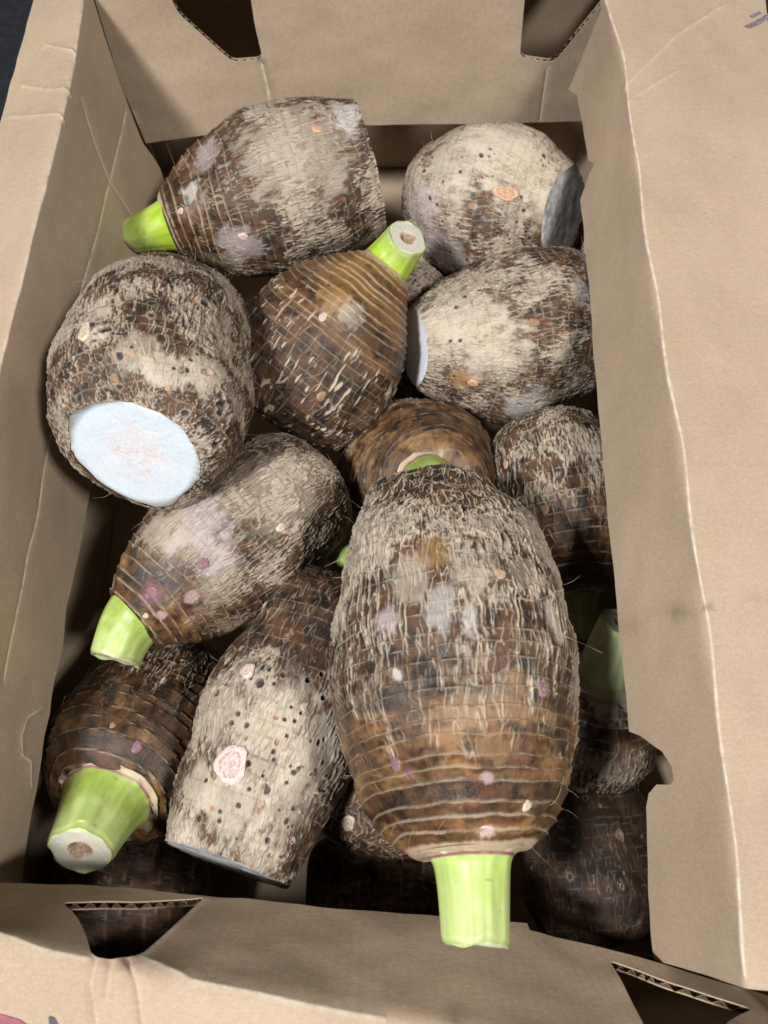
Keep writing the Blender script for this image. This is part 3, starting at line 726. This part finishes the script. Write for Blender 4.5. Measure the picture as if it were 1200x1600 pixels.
        face_disc('stalk_end', ce + (ring - ce) * .99 - nrm * .0003, ce, nrm, so, 'stalk', seed)
    # --- buds
    nn2 = normals(vv); 
    if (nn2[nv // 2, nu // 2] * np.array([1, 0, 0])).sum() < 0: nn2 = -nn2
    for (px, py, rp, kd, *ex) in buds:
        i = at(px, py); n_ = Vector(nn[i]); b = bpy.data.objects.new('bud', BUD); COL.objects.link(b); b.parent = T
        b.location = Vector(vv[i]) - n_ * .0001; rad = rp * k * .9; b.rotation_euler = (n_.to_track_quat('Z', 'Y')).to_euler()
        b.scale = (rad * .9, rad * (ex[0] if ex else 1.15), rad * (ex[1] if len(ex) > 1 else .8)); b.color = (*BUDC[kd], 1)
    # --- loose root hairs
    if hairs:
        vs, fs = [], []
        for _ in range(hairs * 2):
            j = rg.integers(int(nv * .12), nv - 2); i = rg.integers(0, nu); p = vv[j, i] - nn[j, i] * .0005; ln = rg.uniform(.004, .013)
            dr = nn[j, i] * rg.uniform(.1, .7) + rg.normal(size=3) * .6; dr /= np.linalg.norm(dr); cv = rg.normal(size=3) * .7; r_ = rg.uniform(.00008, .00018)
            b0 = len(vs)
            for q in range(6):
                u = q / 5; pt = p + dr * ln * u + cv * ln * u * u * .6 + nn[j, i] * .001 * math.sin(u * 3.1)
                for a in range(3): vs.append(pt + r_ * (1 - .6 * u) * np.array([math.cos(a * 2.1), math.sin(a * 2.1), math.cos(a * 2.1 + 1)]))
            fs += [(b0 + q * 3 + a, b0 + q * 3 + (a + 1) % 3, b0 + q * 3 + 3 + (a + 1) % 3, b0 + q * 3 + 3 + a) for q in range(5) for a in range(3)]
        ho = link('root_hairs', mesh_np('root_hairs', np.array(vs), np.array(fs)), M_HAIR, T); ho['kind'] = 'stuff'
    return T

GREEN = (.34, .48, .075); LIME = (.36, .52, .03); PALEG = (.33, .43, .085)

# T1 top left, lying with its stalk to the left
taro('large netted taro lying at the far end, its lime stalk against the narrow cardboard flap', (264, 352, -.090), (576, 262, -.078),
     [(0, 44), (.04, 54), (.15, 80), (.32, 106), (.52, 121), (.75, 118), (.92, 104), (1, 95)], nu=380, nv=270, seed=1, cut='plainwhite', stalk=dict(tip=(205, 368, -.092), r=(41, 27), col=LIME, line=0),
     ringto=.26, cov=.04, fib=.7, bands=((.28, .06, -.2), (.44, .08, -.55), (.64, .08, .5), (.86, .07, -.2)), tan=.35, rings=(7, 9), patches=[(325, 245, 28, 'lilac', .6), (372, 385, 28, 'lilac', .6), (300, 300, 18, 'white', .6), (460, 230, 80, 'coat', .7), (540, 180, 26, 'white', .7)],
     buds=[(380, 370, 8, 'pink'), (496, 200, 8, 'orange'), (282, 330, 6, 'pink')], tilt=(.0, .0), hairs=24, cell=(4.6, 11))
# T2 top right, pale and peeled
taro('pale peeled cream taro with a flat grey sawn face, in the far corner', (638, 300, -.10), (880, 336, -.082),
     [(0, 0), (.004, 30), (.03, 55), (.13, 84), (.32, 108), (.55, 114), (.78, 100), (.93, 78), (1, 66)], nu=320, nv=220, seed=2, cut='grey', tilt=(-.30, .0), ringto=-.3, cov=-.02, fib=.55, flat=.7,
     patches=[(720, 235, 70, 'cream', .75), (820, 250, 75, 'cream', .85), (680, 290, 50, 'cream', .6), (655, 330, 44, 'lilac', .7), (690, 390, 44, 'lilac', .5), (790, 210, 60, 'cream', .8), (850, 320, 36, 'cream', .6)],
     buds=[(790, 302, 12, 'orange', 1.8, .4)], bumps=[(790, 215, 50, 3.0), (790, 302, 20, 1.2), (700, 260, 50, -2.0), (850, 260, 40, -2.5)], pits=70, pitrange=(.1, .95), hairs=10, cell=(4.0, 8))
# T3 big one on the left with the white face
taro('big brown taro showing a broad bluish white sawn face', (276, 460, -.070), (214, 710, -.016),
     [(0, 0), (.004, 45), (.03, 80), (.12, 110), (.3, 136), (.5, 145), (.7, 144), (.86, 132), (.955, 109), (1, 85)], nu=410, nv=310, seed=3, cut='white', tilt=(-.08, -.22), ringto=-.2, cov=.0, fib=.8, rings=(7, 8), ringvis=1.1, pitsize=1.5, bands=((.10, .12, -.7), (.30, .08, .55), (.44, .05, -.45), (.60, .08, .25), (.76, .05, -.35), (.90, .06, -.5)),
     patches=[(150, 525, 16, 'cream', 1), (320, 582, 34, 'cream', 1), (250, 575, 26, 'cream', .9), (210, 545, 30, 'cream', .6)],
     buds=[(322, 585, 20, 'pink', 1.4, .25), (135, 522, 12, 'cream', 1.7, .5), (264, 607, 5, 'orange'), (205, 549, 5, 'orange')], bumps=[(322, 585, 34, 2.2), (135, 522, 24, 2.2), (250, 530, 60, -2.0), (350, 690, 50, 3.0), (110, 640, 40, 2.5)], pits=60, pitrange=(.55, .97), hairs=30, cell=(3.6, 7.5))
# T4 ringed, stalk up to the right
taro('shiny brown ringed taro with a short lime stalk pointing up, in mid heap', (603, 417, -.062), (430, 654, -.118),
     [(0, 40), (.03, 50), (.12, 72), (.28, 106), (.48, 128), (.7, 133), (.86, 118), (.95, 90), (.99, 44), (1, 0)], nu=380, nv=290, seed=4, stalk=dict(tip=(637, 371, -.040), r=(40, 32), col=LIME, line=.5),
     ringto=.42, fade=.08, tanb=((.12, .12, .7), (.32, .05, -.4)), cov=-.55, tan=.9, rings=(4.2, 8), fib=1.0, cell=(7.6, 15), lens_=1.0, warp=.45, strands=.4, patches=[(520, 470, 24, 'gold', .8, 1), (545, 490, 20, 'cream', .5)],
     buds=[(505, 495, 7, 'pink', 1.4), (502, 620, 8, 'brown')], hairs=16)
# T5 right, white face to the left
taro('greyish brown taro with a small oval white sawn face, tucked under the wide flap', (965, 503, -.125), (646, 541, -.100),
     [(0, 0), (.004, 40), (.03, 70), (.12, 94), (.3, 114), (.5, 122), (.68, 114), (.84, 92), (.95, 69), (1, 56)], nu=350, nv=250, seed=5, cut='plainwhite', tilt=(-.06, 0), ringto=-.3, cov=-.04, fib=.7, cell=(3.6, 8.5),
     patches=[(720, 500, 70, 'cream', .75), (760, 550, 60, 'cream', .7), (820, 630, 34, 'white', .6), (720, 590, 18, 'gold', .9), (905, 460, 20, 'white', .5), (680, 520, 40, 'cream', .6)],  # both white patches stand for glossy highlights, painted into the skin colour
     buds=[(739, 597, 8, 'orange'), (833, 505, 8, 'brown', 1.4)], bumps=[(739, 597, 16, 1.5), (800, 660, 50, 4.0), (720, 470, 50, -2.0), (860, 440, 50, 2.5)], pits=40, pitrange=(.5, .95), hairs=18, gloss=.8)
# T6 small, behind the stalk
taro('dark taro half hidden behind the green stalk, below the peeled cream one', (620, 500, -.165), (715, 440, -.135), [(0, 0), (.01, 50), (.1, 80), (.4, 98), (.7, 95), (.92, 60), (.99, 28), (1, 0)], nu=200, nv=120, seed=6, ringto=-.2, cov=-.1, hairs=4)
# T7 middle left with stalk at the lower left
taro('taro with a lilac peeled patch and a blunt green stalk, below the broad white face', (210, 970, -.085), (506, 730, -.105),
     [(0, 53), (.03, 61), (.12, 84), (.3, 108), (.5, 119), (.72, 116), (.88, 95), (.96, 66), (.99, 36), (1, 0)], nu=390, nv=290, seed=7, stalk=dict(tip=(179, 1030, -.080), r=(54, 40), bendk=.3, col=PALEG, line=0), collar=False,
     ringto=.27, cov=.10, fib=.65, tan=.5, rings=(6, 9), patches=[(300, 820, 44, 'lilac', .8, 1.4), (340, 870, 32, 'lilac', .6), (260, 830, 40, 'coat', .7), (430, 760, 70, 'coat', .5), (237, 930, 16, 'purple', .6), (300, 930, 12, 'pink', .6), (252, 960, 8, 'pink', .7), (515, 722, 14, 'pink', .9)],
     buds=[(318, 880, 10, 'purple'), (235, 928, 9, 'purple', 1.3, .3), (440, 825, 8, 'cream'), (228, 962, 5, 'cream')], hairs=18, cell=(4.2, 10))
# T8 behind the front taro, seen on its stalk end
taro('brown ringed taro peeping out just behind the largest taro, showing a sliver of green stalk', (681, 754, -.082), (640, 745, -.185),
     [(0, 48), (.03, 60), (.12, 82), (.3, 112), (.5, 126), (.75, 118), (.92, 80), (.99, 30), (1, 0)], nu=300, nv=190, seed=8, stalk=dict(tip=(679, 771, -.060), r=(43, 38), col=GREEN, line=.9),
     ringto=.5, cov=-.1, tan=.75, rings=(4, 8), collar=False, hairs=12)
# T9 right, behind
taro('shaded ridged taro under the wide flap, beside the top of the largest taro', (903, 938, -.125), (846, 650, -.120),
     [(0, 32), (.04, 46), (.14, 74), (.32, 98), (.55, 108), (.78, 102), (.93, 70), (.99, 30), (1, 0)], nu=280, nv=220, seed=9, stalk=dict(tip=(897, 992, -.125), r=(30, 24), col=(.25, .33, .10), line=0),
     ringto=.42, cov=-.02, fib=.9, tan=.3, rings=(6, 9), buds=[(790, 725, 7, 'orange'), (850, 795, 8, 'brown')], hairs=10)
# T10 lower left with the big stalk
taro('dark ringed taro with a stout pale green stalk and purple line in the near corner', (163, 1256, -.118), (298, 1045, -.205),
     [(0, 73), (.05, 91), (.14, 112), (.30, 128), (.5, 133), (.75, 118), (.92, 78), (.99, 30), (1, 0)], nu=330, nv=240, seed=10, stalk=dict(tip=(125, 1330, -.088), r=(76, 50), bendk=.3, col=PALEG, line=1.0, slant=0),
     ringto=.50, cov=-.45, tan=.25, brown=BROWN * .8, collar=False, rings=(7, 9), buds=[(213, 1167, 9, 'purple'), (176, 1133, 5, 'brown'), (97, 1222, 5, 'pink')], hairs=18)
# T11 pale one, front middle left
taro('pale cream taro with dark root pits and two round pink bud scars', (528, 905, -.108), (356, 1352, -.100),
     [(0, 0), (.004, 38), (.03, 66), (.12, 94), (.30, 114), (.5, 124), (.7, 121), (.88, 107), (.97, 97), (1, 92)], nu=410, nv=330, seed=11, cut='grey', tilt=(-.14, .0), ringto=-.2, cov=-.05, bands=((.15, .16, -.5), (.32, .04, -.4), (.86, .05, -.4)), pitsize=1.15, fib=.6, rings=(8, 11), cell=(4.4, 11), bend=(0, 0),
     patches=[(430, 1130, 70, 'cream', .7), (370, 1250, 60, 'cream', .7), (480, 1180, 70, 'cream', .8), (450, 1250, 60, 'cream', .6), (310, 1230, 40, 'cream', .8), (290, 1320, 40, 'cream', .7), (400, 1330, 36, 'cream', .5), (380, 1165, 34, 'cream', .5), (345, 1110, 50, 'coat', .7)],
     buds=[(363, 1194, 30, 'pink', 1.0, .22), (443, 1329, 21, 'pink', 1.1, .3), (391, 1052, 14, 'pink', 1.0, .9), (420, 1253, 6, 'cream'), (474, 1105, 6, 'cream'), (410, 1228, 7, 'brown')], bumps=[(443, 1329, 34, 3.5), (363, 1194, 40, 1.8), (391, 1052, 20, 2.6), (490, 1270, 55, -4.5), (300, 1290, 40, -2.5), (330, 1090, 50, 2.0), (500, 1090, 60, 2.5)], pits=120, pitrange=(.38, .97), hairs=14)
# T12 below it
taro('dark netted taro low down between the pink scarred one and the largest one', (640, 1120, -.16), (540, 1325, -.16), [(0, 0), (.01, 50), (.1, 85), (.4, 108), (.7, 104), (.92, 70), (.99, 30), (1, 0)], nu=260, nv=180, seed=12, ringto=-.2, cov=-.45, fib=.8,
     buds=[(543, 1287, 13, 'cream', 1.2, .4)], hairs=8)
# T13 the front one
taro('largest taro, golden ringed below, its pale green stalk resting on the near flap', (737, 1335, -.020), (684, 778, -.045),
     [(0, 80), (.02, 92), (.06, 122), (.14, 150), (.26, 171), (.42, 182), (.60, 184), (.76, 170), (.87, 147), (.95, 126), (.99, 112), (1, 105)], nu=520, nv=470, seed=13, cut='plainwhite', tilt=(.0, -.1), stalk=dict(tip=(742, 1476, -.010), r=(67, 53), bendk=.35, col=(.47, .59, .17), line=1),
     bumps=[(600, 830, 60, 2.5), (800, 800, 50, 3.0), (700, 800, 60, -3.0), (860, 1000, 70, 2.0), (560, 1100, 70, 2.0), (845, 1076, 18, 1.2), (780, 898, 16, 1.0)], ringto=.38, cov=-.10, bands=((.95, .07, -.5), (.72, .09, .45), (.50, .05, -.3)), tanb=((.27, .030, .65), (.13, .05, .2), (.20, .02, -.4), (.36, .04, -1.0), (.46, .06, -.9)), tan=.55, rings=(5.5, 9.5), cell=(4.0, 17), fib=1.0, warp=.65, bend=(0, 0),
     patches=[(690, 945, 24, 'white', .55, 1.5), (735, 965, 12, 'white', .55, 2), (640, 900, 30, 'coat', .7, 1.5), (605, 970, 22, 'lilac', .8), (862, 975, 16, 'cream', .9, 2.0), (680, 860, 34, 'gold', .6), (740, 890, 40, 'coat', .6), (820, 900, 30, 'coat', .5), (803, 782, 24, 'white', 1), (760, 1299, 15, 'pink', 1), (640, 1205, 11, 'purple', .6), (760, 1215, 8, 'lilac', .6), (770, 1165, 34, 'gold', .5, .6), (620, 1055, 10, 'white', .8), (800, 1062, 18, 'gold', .5)],
     buds=[(845, 1076, 13, 'purple', 1.1, .5), (780, 898, 11, 'orange', .9, .6), (620, 1193, 11, 'purple', 1, .7), (822, 1258, 9, 'cream', 1, .9), (759, 1298, 12, 'pink', .9, .2), (694, 1331, 6, 'cream')], hairs=34)
# T14, T15 right, in the shade, which is also painted into T15's skin
taro('taro with a green stalk and whitish collar, deep in shade beside the right flap', (942, 1052, -.105), (895, 1205, -.165), [(0, 50), (.05, 62), (.2, 88), (.5, 106), (.8, 96), (.95, 56), (1, 0)], nu=240, nv=160, seed=14,
     stalk=dict(tip=(974, 974, -.074), r=(44, 38), col=(.62, .70, .40), line=.3), ringto=.4, cov=0, patches=[(945, 1095, 34, 'white', .9)], hairs=6)
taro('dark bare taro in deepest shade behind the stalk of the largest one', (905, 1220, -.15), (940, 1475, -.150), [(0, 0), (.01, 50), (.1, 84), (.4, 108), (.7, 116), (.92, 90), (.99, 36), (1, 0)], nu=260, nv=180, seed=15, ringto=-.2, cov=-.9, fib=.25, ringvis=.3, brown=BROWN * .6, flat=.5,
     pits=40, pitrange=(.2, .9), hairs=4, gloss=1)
# T16 small stalk between
taro('deeply buried taro, only its green stalk end showing beside the largest taro', (560, 905, -.14), (640, 1010, -.17), [(0, 40), (.05, 55), (.2, 88), (.5, 104), (.8, 90), (.95, 50), (1, 0)], nu=160, nv=100, seed=16, stalk=dict(tip=(534, 852, -.125), r=(34, 26), col=LIME, line=0), ringto=.4, hairs=0)
# T17 sliver in the far right
taro('sliver of a brown taro under the wide flap, below the grey sawn face', (935, 450, -.15), (930, 340, -.15), [(0, 0), (.01, 30), (.1, 50), (.5, 60), (.9, 48), (.99, 20), (1, 0)], nu=160, nv=100, seed=17, ringto=-.2, hairs=0)

# bottom layer, added to darken the gaps; two skins coloured darker for shade
taro('shadowed filler taro at the bottom, glimpsed in the dark gap before the near flap', (480, 1400, -.195), (720, 1405, -.195), [(0, 0), (.01, 50), (.1, 80), (.45, 105), (.8, 90), (.95, 50), (1, 0)], nu=160, nv=100, seed=18, ringto=-.2, cov=-.6, fib=.4, hairs=0)
taro('shadowed filler taro at the bottom, glimpsed under the small oval white face', (590, 640, -.20), (640, 560, -.19), [(0, 0), (.01, 50), (.1, 80), (.45, 105), (.8, 90), (.95, 50), (1, 0)], nu=160, nv=100, seed=20, ringto=-.2, hairs=0)
taro('shadowed filler taro at the bottom, glimpsed beneath the stout stalk in the near corner', (90, 1390, -.20), (330, 1395, -.20), [(0, 0), (.01, 50), (.1, 80), (.45, 105), (.8, 90), (.95, 50), (1, 0)], nu=160, nv=100, seed=21, ringto=-.2, cov=-.7, fib=.3, hairs=0)
